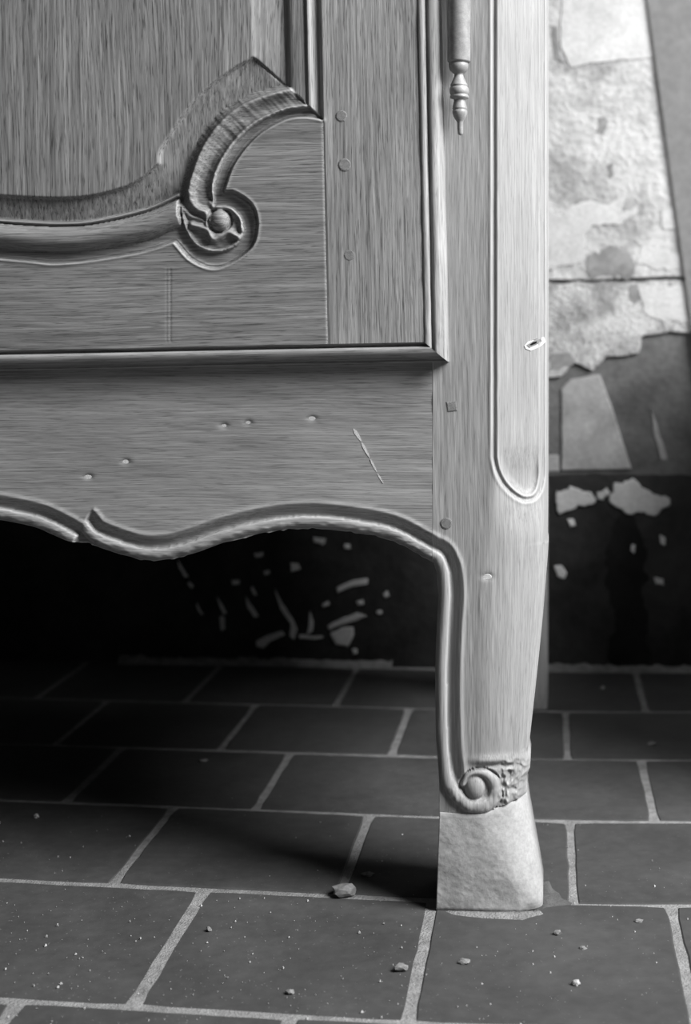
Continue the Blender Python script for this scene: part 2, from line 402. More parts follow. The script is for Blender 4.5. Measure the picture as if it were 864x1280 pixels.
# posts -------------------------------------------------------
RS = np.array([(-1500, 685.5), (600, 685.5), (682, 685), (685, 685.8), (700, 685), (730, 682.5), (780, 678.5), (830, 673.5), (880, 668), (920, 663.5), (942, 661), (950, 659.5), (958, 661), (966, 662.5), (974, 662), (982, 658), (990, 656.5), (1004, 657), (1022, 659)])
LS = np.vstack([[(-1500, 0)], [(0, 0)]])
legL = np.vstack([LEG, TAIL[:2]])
def Lx(py):
    return np.where(py < 703, 540.6, np.interp(py, [703, 717, 745, 786, 835, 884, 930, 958, 976, 993, 1020], [541.2, 546, 548, 545.5, 543.8, 543.8, 545, 547.5, 548.5, 549, 549.3]))
rows = np.concatenate([[-1500, -600], np.arange(-60, 1020.1, 1.35)])
NC = 150
uu = np.linspace(0, 1, NC); uu = uu + 0.05 * np.sin(2 * math.pi * uu) * 0   # even columns
PY = np.repeat(rows[:, None], NC, 1)
l, r = Lx(rows), np.interp(rows, RS[:, 0], RS[:, 1])
PX = l[:, None] + (r - l)[:, None] * uu[None, :]
TOPB = np.array([(540, 1015), (562, 1017), (584, 1018.5), (604, 1018), (612, 1016), (624, 1011.5), (636, 1008), (648, 1006), (664, 1004)])
PY = np.minimum(PY, np.interp(PX, TOPB[:, 0], TOPB[:, 1]) + 0.0)
# turn of the outer corner
xs0 = np.interp(rows, [-1500, 560, 700, 900, 1020], [617, 617, 604, 598, 590])[:, None]
Dw = (r[:, None] - xs0)
q = np.clip((PX - xs0) / Dw, 0, 1)
qq = np.linspace(0, 1, 400)
ang = np.radians(np.interp(qq, [0, 0.06, 0.14, 0.80, 0.92, 1.0], [0, 10, 32, 40, 55, 80]))
cant = np.concatenate([[0], np.cumsum(np.tan(ang[:-1]) / 399)])
cantd = np.interp(q, qq, cant) * Dw
circ = (1 - np.sqrt(np.clip(1 - (q * 0.985) ** 2, 0, 1))) * Dw * 0.85
wgt = sstep(585, 680, PY)
dep = cantd * (1 - wgt) + circ * wgt
h = 0.9 * vnoise(PX, PY, 20, 70, 21) + 0.4 * vnoise(PX, PY, 2.4, 26, 22)
# sunk corner panel ending in a U
UP = np.vstack([[(613, -1600), (613, 560)], cr([(613, 572), (617, 590), (625, 607), (637, 621), (650, 630), (661, 632), (671, 629), (679, 619), (683, 602), (683.5, 585)], 5), [(683.5, -1600)]])
inU = inside(PX, PY, UP); dU = dist(PX, PY, UP)
uprof = 1.2 * np.exp(-((dU - 1.2) / 1.5) ** 2) - 3.4 * np.exp(-((dU - 4.5) / 2.1) ** 2) - 1.0 * sstep(4, 9, dU) + 1.0 * np.exp(-((dU - 9.5) / 1.8) ** 2)
lowU = sstep(540, 610, PY)
uprof = uprof + lowU * 1.5 * np.exp(-((dU - 9.5) / 2.0) ** 2) - lowU * 4.5 * sstep(8.5, 18, dU) * (1 - sstep(26, 60, dU))
h = h + np.where(inU, uprof, 0.9 * np.exp(-(dU / 2.0) ** 2))
# inner edge moulding
dE = dist(PX, PY, EDGE)
hm = np.where(dE < 40, edge_profile(dE), 0)
hm = np.where(PX < 640, hm, 0)
volc = (598, 988)
rv = np.hypot(PX - volc[0], PY - volc[1])
near = sstep(962, 985, PY)
hm = np.where(PY > 955, hm * (1 - near) + near * np.where(dE < 18, hm, np.maximum(hm, -3)), hm)
# side bead on the outer edge below the panel
sd = r[:, None] - PX
h = h + np.where((PY > 684) & (PY < 946), 1.0 * np.exp(-((sd - 1.5) / 2) ** 2) - 2.2 * np.exp(-((sd - 6) / 1.6) ** 2), 0)
# volute
path = cr([(556.0, 950), (557.5, 966), (562, 983), (573, 998), (587, 1008), (604, 1009), (616, 1002.5), (620.5, 989), (615.5, 976), (605, 967.5), (592, 966.5), (583, 972), (579, 981)], 6)
hv = np.full(PX.shape, -5.5)
npth = len(path)
for i in range(npth - 1):
    t = i / npth
    rb = 9.2 - 5.6 * sstep(0.45, 0.95, np.array(t))
    c = dist(PX, PY, path[i:i + 2])
    hv = np.maximum(hv, -5.5 + (7.6 - 1.2 * t) * np.sqrt(np.clip(1 - (c / rb) ** 2, 0, 1)))
cb = np.hypot((PX - 593.5) / 13.0, (PY - 985) / 15.5)
hv = np.maximum(hv, -5.5 + 9.0 * np.sqrt(np.clip(1 - cb ** 2, 0, 1)))
cc = dist(PX, PY, path[:40])
vreg = np.hypot((PX - 600) / 27.5, (PY - 987) / 27) < 1
wl = sstep(950, 978, PY) * (cc < 9.6)
h = np.where(vreg, hv, (h + hm) * (1 - wl) + hv * wl)
corner = np.vstack([[(530, 966)], TAIL[1:], [(604, 1030), (530, 1030)]])
h = np.where(inside(PX, PY, corner) & (cc > 8.5), -4.5, h)
# brow over the volute, worn leaf lumps beside it
def bump(x, y, rx, ry, a): return a * np.exp(-(((PX - x) / rx) ** 2 + ((PY - y) / ry) ** 2))
lump = bump(612, 950, 22, 5, 3.0) + bump(640, 954, 12, 6, 3.2) + bump(657, 964, 5, 9, 5) + bump(653, 978, 6, 5, 4) + bump(641, 984, 9, 3.5, 3.5) + bump(650, 992, 5, 7, 4) \
     + bump(636, 997, 6, 6, 3.5) + bump(629, 1004, 6, 3, 3) + bump(646, 1000, 4, 4, 3) + bump(628, 976, 3, 10, -4) + bump(636, 972, 2, 8, -3) + bump(643, 992, 4, 3, -4) + bump(612, 958, 16, 2.6, -3.5) + bump(652, 1003, 8, 3, 2)
rough = sstep(944, 962, PY) * sstep(618, 630, PX)
lump = lump + rough * (5.0 * vnoise(PX, PY, 5.0, 5.0, 31) + 3.0 * vnoise(PX, PY, 2.6, 2.6, 33))
h = np.where(vreg & (rv < 26), h, h + lump)
h = h + bump(609, 721, 7, 4, -2.0) + bump(600, 755, 2.0, 16, 0.6)
# wear near the lower end of the bead
h = h + np.where((PY > 985) & (cc < 9), 1.3 * vnoise(PX, PY, 3.5, 9, 35), 0)
h = blur(h, 0.75)
Vf = np.stack([(PX - VX) * S0, (dep - h) * S0, HC + (VY - PY) * S0], -1)
nr = len(rows); YB = 0.085
Lb = Vf[:, 0].copy(); Lb[:, 1] = YB - 0.012; Rb = Vf[:, -1].copy(); Rb[:, 1] = YB
Vall = np.vstack([Vf.reshape(-1, 3), Lb, Rb]); a0 = nr * NC; b0 = a0 + nr
i = np.arange(nr - 1)
Q = [grid_quads(nr, NC).reshape(-1, 4), np.stack([a0 + i, a0 + i + 1, (i + 1) * NC, i * NC], -1),
     np.stack([i * NC + NC - 1, (i + 1) * NC + NC - 1, b0 + i + 1, b0 + i], -1), np.stack([b0 + i, b0 + i + 1, a0 + i + 1, a0 + i], -1)]
post_me = np_mesh('post', Vall, np.vstack(Q))
post = link('post', post_me, M['wood_post'], arm)
post['label'] = 'oak corner post tapering to a leg with carved volute'

# foot block ---------------------------------------------------
nrf, ncf = 70, 90
v = np.linspace(0, 1, nrf)[:, None]; u = np.linspace(0, 1, ncf)[None, :]
lx = np.interp(v, [0, 0.35, 1], [549.5, 547.5, 545]); rx = np.interp(v, [0, 0.2, 0.45, 0.75, 0.93, 1], [657.5, 661.5, 667.5, 675, 679, 678.5])
FX = lx + (rx - lx) * u
top = np.interp(FX, TOPB[:, 0], TOPB[:, 1]) + 0.4
FYb = 1140.0
FY = top + (FYb - top) * v
rad = np.interp(v, [0, 0.5, 1], [66, 50, 30])
qf = np.clip((FX - (rx - rad)) / rad, 0, 1)
depf = (1 - np.sqrt(np.clip(1 - (qf * 0.985) ** 2, 0, 1))) * rad * 0.85
bow = -7 * (u - 0.5) * v + 1.5 * (1 - v)            # the foot stands turned a little and flares forward
hf = 1.6 * vnoise(FX, FY, 26, 22, 41) + 0.5 * vnoise(FX, FY, 6, 5, 42) + 2.0 * np.exp(-((FY - 1085) / 40) ** 2) * np.sin(math.pi * u)
hf = hf - 5.0 * np.exp(-(((FX - 664) / 14) ** 2 + ((FY - 1140) / 9) ** 2)) - 1.5 * sstep(0.975, 1.0, v) - 1.2 * sstep(0.03, 0.0, v)
Vf = np.stack([(FX - VX) * S0, (depf - hf + bow + 1) * S0, HC + (VY - FY) * S0 + 0 * u], -1)
Vf[-1, :, 2] = 0.0
YBF = 0.078
Lb = Vf[:, 0].copy(); Lb[:, 1] = YBF; Rb = Vf[:, -1].copy(); Rb[:, 1] = YBF
Vall = np.vstack([Vf.reshape(-1, 3), Lb, Rb]); a0 = nrf * ncf; b0 = a0 + nrf; i = np.arange(nrf - 1)
Q = [grid_quads(nrf, ncf).reshape(-1, 4), np.stack([a0 + i, a0 + i + 1, (i + 1) * ncf, i * ncf], -1),
     np.stack([i * ncf + ncf - 1, (i + 1) * ncf + ncf - 1, b0 + i + 1, b0 + i], -1), np.stack([b0 + i, b0 + i + 1, a0 + i + 1, a0 + i], -1)]
Tb = Vf[0].copy(); Tb[:, 1] = YBF; t0 = len(Vall); Vall = np.vstack([Vall, Tb]); j = np.arange(ncf - 1)
Q.append(np.stack([t0 + j, j, j + 1, t0 + j + 1], -1))
foot_me = np_mesh('foot_block', Vall, np.vstack(Q))
foot = link('foot_block', foot_me, M['wood_foot'], post); foot['label'] = 'pale plain replacement foot block'
# the same post at the other end of the front
def mirror(o, parent):
    c = o.copy(); col.objects.link(c); c.parent = parent; return c
post2 = mirror(post, arm); post2.scale = (-1, 1, 1); post2.location = (2 * CX, 0, 0)
mirror(foot, post2)

# pegs and chips -----------------------------------------------
def peg(px, py, rad, sides, y, parent, mat='peg', hgt=1.0, ang=0.3, squash=1.0, name='peg'):
    bm = bmesh.new(); c = P(px, py, y); n = sides * 4 if sides < 8 else 14
    def ring(rr, hh):
        out = []
        for k in range(n):
            a = 2 * math.pi * k / n + ang
            m = 1.0
            if sides < 8: m = math.cos(math.pi / sides) / math.cos((a - ang) % (2 * math.pi / sides) - math.pi / sides); m = min(m, 1.0) * 1.06
            m *= 1 + 0.07 * mnoise.noise(Vector((math.cos(a) * 2, math.sin(a) * 2, px)))
            out.append(bm.verts.new((c.x + rr * m * math.cos(a) * S0, y - hh * S0, c.z + rr * m * math.sin(a) * S0 * squash)))
        return out
    r0, r1, r2 = ring(rad, -3.0), ring(rad, hgt * 0.5), ring(rad * 0.82, hgt)
    for a, b in ((r0, r1), (r1, r2)):
        for k in range(n): bm.faces.new((a[k], a[(k + 1) % n], b[(k + 1) % n], b[k]))
    bm.faces.new(r2); bmesh.ops.recalc_face_normals(bm, faces=bm.faces[:])
    me = bpy.data.meshes.new(name); bm.to_mesh(me); bm.free()
    return link(name, me, M[mat], parent, False)
peg(565, 508, 8.2, 4, 0, post, ang=0.12 + 0.785, hgt=0.8)
peg(558, 654, 7.2, 12, 0, post, hgt=0.8)
for x, y, rr in ((280, 533, 5.2), (310, 528.5, 4.8), (390, 523.5, 5.0), (157, 577.5, 6.0), (110, 597, 4.6), (483, 534.5, 5.0), (217, 657, 3.4)):
    o = peg(x, y, rr * 1.35, 12, 0.0012, apron, 'chip', 0.5, rng.uniform(0, 3), 0.55, 'chip_mark')
peg(609, 721, 6.0, 12, 0.001, post, 'chip', 0.6, 0.2, 0.62, 'chip_mark')
for k, (x0, y0, x1, y1, wd) in enumerate(((442, 536, 452, 552, 2.2), (452, 553, 462, 572, 1.7), (463, 574, 471, 590, 1.2), (472, 592, 479, 604, 0.9))):
    V = []; nx, ny = (y1 - y0), -(x1 - x0); L = math.hypot(nx, ny)
    for t, ww in ((0, .3), (.3, 1), (.7, .8), (1, .2)):
        for sg in (-1, 1):
            for yy in (-0.00018, 0.002): V.append(P(x0 + (x1 - x0) * t + sg * ww * wd * nx / L, y0 + (y1 - y0) * t + sg * ww * wd * ny / L, yy))
    F = []
    for j in range(3):
        a = 4 * j; F += [(a, a + 4, a + 6, a + 2), (a, a + 1, a + 5, a + 4), (a + 2, a + 6, a + 7, a + 3)]
    link('scratch', pydata('scratch', V, F), M['chip'], apron, False)
# splintered hole in the corner panel
def yat(px, py):
    i = np.argmin(np.abs(rows - py)); return float(np.interp(px, PX[i], (dep - h)[i] * S0))
def lozenge(name, pts, mat, lift, thick):
    bm = bmesh.new(); f, b = [], []
    for x, y in pts:
        yy = yat(x, y); f.append(bm.verts.new(P(x, y, yy - lift))); b.append(bm.verts.new(P(x, y, yy + thick)))
    n = len(pts)
    for k in range(n): bm.faces.new((f[k], f[(k + 1) % n], b[(k + 1) % n], b[k]))
    bm.faces.new(f); bmesh.ops.recalc_face_normals(bm, faces=bm.faces[:])
    me = bpy.data.meshes.new(name); bm.to_mesh(me); bm.free()
    return link(name, me, M[mat], post, False)
lozenge('splinter', [(655.5, 432), (660, 427), (672, 423), (680, 421), (682.5, 427), (676, 433), (664, 438.5), (657.5, 436)], 'chip', 0.0010, 0.002)
lozenge('splinter_hole', [(658, 431.5), (666, 426.5), (676, 423.5), (678, 427), (670, 431), (662, 434.5)], 'peg', 0.0014, 0.002)
lozenge('splinter_hole', [(662, 431), (667, 427.5), (671.5, 426.5), (671, 428.8), (665, 431.5)], 'hole', 0.0018, 0.002)

# carcass ------------------------------------------------------
XR, XL = (685.5 - VX) * S0, (2 * CPX - 685.5 - VX) * S0
ZT = 1.84
for sgn, xo in ((1, XR), (-1, XL)):
    a, b = sorted((xo - sgn * 0.020, xo - sgn * 0.038)); box('side_panel', (a, 0.07, 0.36), (b, 0.66, ZT), M['wood_v'], arm)
    # side rail with a curved lower edge
    V, F = [], []; n = 24
    for k in range(n + 1):
        t = k / n; yy = 0.075 + (0.66 - 0.075) * t; zb = 0.255 + 0.02 * math.sin(math.pi * t) - 0.015 * math.sin(3 * math.pi * t)
        for xx in (xo - sgn * 0.012, xo - sgn * 0.032):
            V += [(xx, yy, zb), (xx, yy, 0.43)]
        if k:
            a = 4 * k; F += [(a - 4, a, a + 1, a - 3), (a - 2, a - 1, a + 3, a + 2), (a - 4, a - 2, a + 2, a), (a - 3, a + 1, a + 3, a - 1)]
    link('side_apron', pydata('side_apron', V, F), M['wood_h'], arm, False)
    # rear leg, tapering slightly to the floor
    zs = [0, 0.02, 0.18, 0.33, ZT]; ws = [0.040, 0.038, 0.045, 0.06, 0.06]; V, F = [], []
    for z, wd in zip(zs, ws):
        e = 0.004 if z == 0 else 0.0
        x1 = xo - sgn * (0.0015 + e * 0.3); x0 = x1 - sgn * wd
        V += [(x0, 0.656 + e * .3, z), (x1, 0.656 + e * .3, z), (x1, 0.72, z), (x0, 0.72, z)]
    for k in range(len(zs) - 1):
        for j in range(4):
            a = 4 * k + j; b = 4 * k + (j + 1) % 4; F.append((a, b, b + 4, a + 4))
    F += [(3, 2, 1, 0), tuple(range(len(V) - 4, len(V)))]
    link('rear_leg', pydata('rear_leg', V, F), M['wood_v'], arm, False)
box('bottom_board', (XL + 0.03, 0.025, 0.40), (XR - 0.03, 0.70, 0.42), M['board'], arm)
box('back_board', (XL + 0.04, 0.69, 0.30), (XR - 0.04, 0.705, ZT), M['board'], arm)
box('top_board', (XL - 0.02, -0.03, ZT), (XR + 0.02, 0.73, ZT + 0.05), M['wood_h'], arm, 0.01)
box('top_rail', (XL + 0.09, 0.0, ZT - 0.12), (XR - 0.09, 0.024, ZT), M['wood_h'], arm)

# door -----------------------------------------------------------
TH_ = 0.020; YD = -0.018; SD = (ZF + YD) / FPX
HX, HY = 560.0, 452.0                           # lower hinge corner of the door; the door has dropped on its hinges
def to_pic(lx, ly): return HX + lx * math.cos(TH_) + ly * math.sin(TH_), HY - lx * math.sin(TH_) + ly * math.cos(TH_)
def to_loc(px, py):
    a, b = px - HX, py - HY; return a * math.cos(TH_) - b * math.sin(TH_), a * math.sin(TH_) + b * math.cos(TH_)
DW = 1240.0                                     # door width in pixels
CL = -DW / 2
xr = np.arange(CL, -28.9, 1.15); xr[-1] = -29.0; xl = np.arange(-DW + 29, CL - 1, 5.0)
lxs = np.concatenate([xl, xr]); lys = np.concatenate([[-1700.0, -900.0], np.arange(-500, -24.9, 1.15)]); lys[-1] = -25.0
LX, LY = np.meshgrid(lxs, lys); FXl = np.where(LX < CL, 2 * CL - LX, LX)
X, Y = to_pic(FXl, np.maximum(LY, -520)); 
# carved outlines, in photograph pixels
F_edge = np.vstack([cr([(-90, 236), (-30, 242), (35, 246), (80, 247), (120, 243), (165, 229), (198, 204)], 6), cr([(198, 204), (199, 190), (208, 174), (240, 129), (278, 94), (316, 71)], 6), [(316, 60), (307, -200)]])
G_bot = cr([(-90, 262), (-30, 269), (35, 274), (80, 275), (117, 272), (180, 257), (222, 238)], 6)
G_arm = cr([(222, 238), (227, 219), (244, 175), (273, 138), (312, 115), (355, 103)], 6)
G = np.vstack([G_bot, G_arm, [(355, 100), (348, -200)]])
T_low = cr([(-90, 300), (-30, 307), (35, 313), (80, 315), (117, 312), (180, 301), (226, 283)], 6)
R_bot = cr([(-90, 312), (-30, 321), (35, 327), (69, 330), (117, 326), (180, 315), (217, 303)], 6)
B_out = np.vstack([G_arm[::-1], cr([(222, 238), (225, 260), (230, 284), (244, 306), (268, 315), (291, 309), (303, 293), (301, 273), (291, 261), (279, 256), (267, 257)], 5)])
B_in = cr([(267, 257), (268, 229), (283, 195), (312, 161), (352, 140), (387, 134)], 6)
R_arm = cr([(404, 150), (380, 147), (355, 151), (321, 171), (294, 204), (281, 238)], 6)
R_vol = cr([(281, 238), (294, 239), (316, 255), (323, 282), (313, 312), (273, 336), (240, 327), (217, 303)], 6)
poly_panel = np.vstack([G, [(-90, -200)]])
poly_field = np.vstack([F_edge, [(-90, -200)]])
poly_torus = np.vstack([G_bot, T_low[::-1]])
poly_ground = np.vstack([R_bot, R_vol[::-1], R_arm[::-1], [(404, 150), (387, 134), (355, 103)], G_arm[::-1], G_bot[::-1]])
poly_body = np.vstack([B_out, B_in, [(355, 103)]])
poly_mould = np.array([(355, 103), (404, 150), (397, -200), (348, -200)])
in_panel = inside(X, Y, poly_panel); in_field = inside(X, Y, poly_field); in_torus = inside(X, Y, poly_torus)
in_ground = inside(X, Y, poly_ground) & ~in_panel; in_body = inside(X, Y, poly_body) & ~in_panel; in_mould = inside(X, Y, poly_mould)
dF, dG = dist(X, Y, F_edge), dist(X, Y, G)
h = np.zeros(X.shape)
# panel: raised field, step, bevel
t = dF / (dF + dG + 1e-6)
bev = -3.6 - 5.0 * t
bev = np.where((X > 306) & ((Y - 71) < (X - 316) * 0.82), -0.6 - 8.0 * t, bev)
sdF = np.where(in_field, -dF, dF)
h = np.where(in_panel, 0.6 + (bev - 0.6) * sstep(-0.8, 2.4, sdF), h)
h = np.where(in_panel & ~in_field, h + 0.45 * vnoise(X + Y, Y - X, 9, 26, 61), h)
# sunk ground with a steep outer wall
dRb = np.minimum(dist(X, Y, R_bot), np.minimum(dist(X, Y, R_vol), dist(X, Y, R_arm)))
grd = -6.0 + 6.0 * (1 - sstep(0, 3.0, dRb)) + 1.2 * np.exp(-((dRb - 5.0) / 1.4) ** 2)
h = np.where(in_ground, grd, h)
h = h + np.where(~in_ground & ~in_panel & ~in_mould, 0.8 * np.exp(-((dRb - 1) / 1.6) ** 2), 0)
# rounded bottom moulding
dT = dist(X, Y, T_low); t = np.clip(dist(X, Y, G_bot) / (dist(X, Y, G_bot) + dT + 1e-6), 0, 1)
tor = -9 + 14.5 * np.sqrt(np.clip(1 - ((t - 0.59) / 0.41) ** 2, 0, 1))
tor = np.where(t < 0.20, -9 + 5.5 * np.exp(-((t - 0.10) / 0.06) ** 2), tor)
h = np.where(in_torus, tor, h)
# scroll arm: two ridges with a hollow between
dA, dB = dist(X, Y, B_out), dist(X, Y, B_in)
t = np.clip(dA / (dA + dB + 1e-6), 0, 1)
arm_h = np.interp(t, [0, 0.06, 0.20, 0.30, 0.36, 0.52, 0.68, 0.84, 0.93, 0.98, 1.0], [-8.6, -7.8, -4.0, 1.4, 1.2, -3.0, -4.6, -2.5, 1.2, 0.8, -4])
arm_h = arm_h + 0.9 * vnoise(X * 0.8 + Y * 0.6, X - Y, 30, 3.4, 63)
h = np.where(in_body, arm_h, h)
# volute at the end of the arm
vol = in_body & (Y > 252)
bo = dist(X, Y, B_out)
bowl = -5 + 4.5 * np.exp(-(bo / 6.0) ** 2) - 2.5 * np.exp(-(((X - 262) / 22) ** 2 + ((Y - 300) / 9) ** 2))
def ridge(pts, wd, a, off=-4.0): return off + a * np.exp(-(dist(X, Y, cr(pts, 5)) / wd) ** 2)
vh = bowl
for pts, wd, a in (([(238, 228), (241, 250), (246, 260), (257, 266), (261, 274), (260, 281)], 5.0, 6.0), ([(240, 281), (252, 284), (260, 288), (266, 298), (274, 296), (286, 290), (299, 297)], 4.6, 5.6),
                   ([(229, 262), (238, 270), (252, 275), (260, 280)], 3.0, 3.0), ([(263, 252), (276, 252), (292, 258), (302, 272), (303, 288)], 3.5, 5.5)):
    vh = np.maximum(vh, ridge(pts, wd, a))
ball = np.hypot((X - 274) / 13.5, (Y - 275) / 14.5)
vh = np.maximum(vh, -6 + 10 * np.sqrt(np.clip(1 - ball ** 2, 0, 1)))
vh = np.where((np.abs(ball - 1.03) < 0.12) & (Y > 262), vh - 2.5, vh) + 0.9 * vnoise(X, Y, 7, 3, 65)
wv = sstep(246, 262, Y)
h = np.where(in_body, h * (1 - wv) + vh * wv, h)
# upright moulding beside the panel
xm = X - (355 + (Y - 103) * 0.0235)
mp = np.interp(xm, [0, 2, 5, 7, 12, 20, 26, 28.5, 30, 34, 38, 44, 47, 49], [-8.6, -8.6, -7.5, -4.5, -3.0, -2.2, -2.0, -2.8, 0.4, 0.3, -3.2, -4.6, -2, 0])
h = np.where(in_mould, mp, h)
h = h * 1.4
# joint between rail and stile, general unevenness
jx = 404 + (Y - 150) * 0.0225
jl = np.where(Y > 148, np.abs(X - jx), 99)
h = h - 1.3 * np.exp(-(jl / 0.9) ** 2) + 0.5 * vnoise(X, Y, 70, 50, 67)
md = np.abs((Y - 71) - (X - 316) * 0.905) / 1.35
h = h - np.where((X > 318) & (X < 403) & (Y < 152), 1.6 * np.exp(-(md / 1.0) ** 2), 0)
is_st = (X > jx) | in_mould | (Y < 100)
h = h + np.where(is_st & ~in_panel, 0.35 * vnoise(X, Y, 2.2, 30, 68), np.where(in_panel, 0.4 * vnoise(X, Y, 2.6, 40, 70), 0.35 * vnoise(X, Y, 30, 2.2, 69)))
# vertical split and scratches on the rail
h = h - np.where((Y > 335) & (Y < 428), 0.6 * np.exp(-((X - 213) / 0.9) ** 2) + 0.4 * np.exp(-((X - 208.5) / 0.8) ** 2), 0)
h[2:] = blur(h[2:], 0.62)
Vd = np.stack([LX * SD, -h * SD, -LY * SD], -1).reshape(-1, 3)
Qd = grid_quads(len(lys), len(lxs))
cm = lambda A: A[1:, 1:] & A[:-1, :-1]
xc = 0.25 * (X[1:, 1:] + X[:-1, :-1] + X[1:, :-1] + X[:-1, 1:]); yc = 0.25 * (Y[1:, 1:] + Y[:-1, :-1] + Y[1:, :-1] + Y[:-1, 1:])
pc = inside(xc, yc, poly_panel); mc = inside(xc, yc, poly_mould) & ~pc
sc_ = ((xc > 404 + (yc - 150) * 0.0225) | mc) & ~pc
lefthalf = (0.5 * (LX[1:, 1:] + LX[1:, :-1]) < CL)
hinge_pt = P(HX, HY, YD)
core = box('door', (-DW * SD + 0.006, 0.0138, 0.006), (-0.006, 0.0175, ZT - 0.14 - hinge_pt.z), M['wood_v'], arm)
core.location = hinge_pt; core.rotation_euler = (0, -TH_, 0)
core['label'] = 'carved panelled oak door'
panel = link('panel', compact('panel', Vd, Qd[pc]), M['wood_panel'], core)
stile = link('stile', compact('stile', Vd, Qd[sc_ & ~lefthalf]), M['wood_v'], core)
stile_b = link('stile', compact('stile', Vd, Qd[sc_ & lefthalf]), M['wood_v'], core)
rail = link('bottom_rail', compact('bottom_rail', Vd, Qd[~pc & ~sc_]), M['wood_h'], core)
rail['label'] = 'bottom rail carved with a scroll and moulding'
# moulded lip round the door, mitred at the corner: offsets outward from the stile edge, height
prof_r = [(0, 0), (1.0, 1.6), (4, 2.2), (7.0, 1.6), (8.5, 0.2), (9.5, -1.8), (11, -1.8), (12.0, 0.6), (16, 1.6), (21, 0.8), (25, -2.0), (27.5, -5.5), (28.6, -9), (29, -14), (29, -26.5)]
prof_b = [(0, 0), (1.5, -0.5), (2.2, -5.0), (5.0, -5.2), (6.0, 0.8), (9, 1.8), (14, 0.6), (18.5, -4), (21.5, -9.5), (22.0, -12.5), (24.2, -11.6), (25.5, -13), (25.5, -17), (25.5, -26.5)]
def lip(name, prof, side):
    V, F = [], []
    n = 60
    for (o, hh) in prof:
        f = o / prof[-1][0]
        if side == 'bottom': ex, a, b = -25 + o, -29 + 29 * f, -DW + 29 - 29 * f
        else: ex, a, b = o, -25 + 25.5 * f, -1700
        for k in range(n + 1):
            t = k / n; s = a + (b - a) * (t ** (3 if side != 'bottom' else 1.6))
            wob = 0.9 * mnoise.noise(Vector((s * 0.03, o * 0.2, 3.3))) + 0.5 * mnoise.noise(Vector((s * 0.11, o * 0.3, 8.3)))
            hv_ = hh + (wob if 0 < o < prof[-1][0] else 0)
            if side == 'bottom': V.append((s * SD, -hv_ * SD, -ex * SD))
            elif side == 'right': V.append(((-29 + o) * SD, -hv_ * SD, -s * SD))
            else: V.append(((-DW + 29 - o) * SD, -hv_ * SD, -s * SD))
    m = n + 1
    for i in range(len(prof) - 1):
        for k in range(n):
            q = (i * m + k, i * m + k + 1, (i + 1) * m + k + 1, (i + 1) * m + k)
            F.append(q[::-1] if side == 'right' else q)
    me = pydata(name, V, F)
    bm = bmesh.new(); bm.from_mesh(me); bmesh.ops.recalc_face_normals(bm, faces=bm.faces[:]); bm.to_mesh(me); bm.free()
    return link(name, me, M['wood_v'] if side != 'bottom' else M['wood_h'], core)
lip('lip_moulding', prof_r, 'right'); lip('lip_moulding', prof_b, 'bottom'); lip('lip_moulding', prof_r, 'left')
def door_peg(px, py, rr, name='peg', mat='peg', hg=1.0, sq=1.0):
    o = peg(px, py, rr, 12, YD, None, mat, hg, rng.uniform(0, 3), sq, name)
    lx, ly = to_loc(px, py); c = P(px, py, YD)
    for v_ in o.data.vertices: v_.co = Vector((v_.co.x - c.x + lx * SD, v_.co.y - YD, v_.co.z - c.z - ly * SD))
    o.parent = core; return o
door_peg(427, 145, 7.0); door_peg(431, 206, 8.0); door_peg(437, 319, 6.5, hg=0.5)

# hinge: barrel with a turned finial ------------------------------
def hinge(axis_px, parent):
    prof = [(-420, 14.3), (76, 14.3), (77.6, 13.8), (78.2, 12.0), (79.4, 11.6), (80.4, 12.2), (84, 12.0), (88.5, 10.4), (91.5, 7.2), (92.5, 5.4), (95, 5.6), (99, 7.2), (103, 9.0), (106, 10.6), (107.4, 10.8), (108.2, 9.8), (109.2, 11.0),
            (111.5, 12.0), (115, 12.0), (117.8, 11.2), (118.6, 10.2), (119.6, 11.2), (121.5, 11.6), (123, 11.0), (124, 7.2), (126, 7.0), (130, 7.8), (135, 9.0), (136.3, 9.1), (137.2, 8.0), (138.2, 9.0), (141, 9.2), (145, 8.2), (149, 6.2), (151.5, 4.4), (153, 3.7), (160, 3.6), (166.5, 3.4), (168.6, 2.6), (169.4, 0.01)]
    y0 = -0.0155
    n = 28
    def lathe(name, pr, mat, par):
        V, F = [], []
        for py, rr in pr:
            c = P(axis_px + (py - 100) * 0.028 * (1 if py > 78 else 0), py, y0)
            for k in range(n):
                a = 2 * math.pi * k / n; V.append((c.x + rr * S0 * math.cos(a), y0 + rr * S0 * math.sin(a), c.z))
        for i in range(len(pr) - 1):
            for k in range(n):
                F.append((i * n + k, (i + 1) * n + k, (i + 1) * n + (k + 1) % n, i * n + (k + 1) % n))
        me = pydata(name, V, F)
        bm = bmesh.new(); bm.from_mesh(me); bmesh.ops.recalc_face_normals(bm, faces=bm.faces[:]); bm.to_mesh(me); bm.free()
        return link(name, me, mat, par)
    b = lathe('hinge_barrel', prof[:4], M['hinge'], parent)
    lathe('finial', prof[3:], M['hinge'], b)
    b['label'] = 'iron hinge barrel with turned baluster finial'
    return b
hinge(573.8, arm)

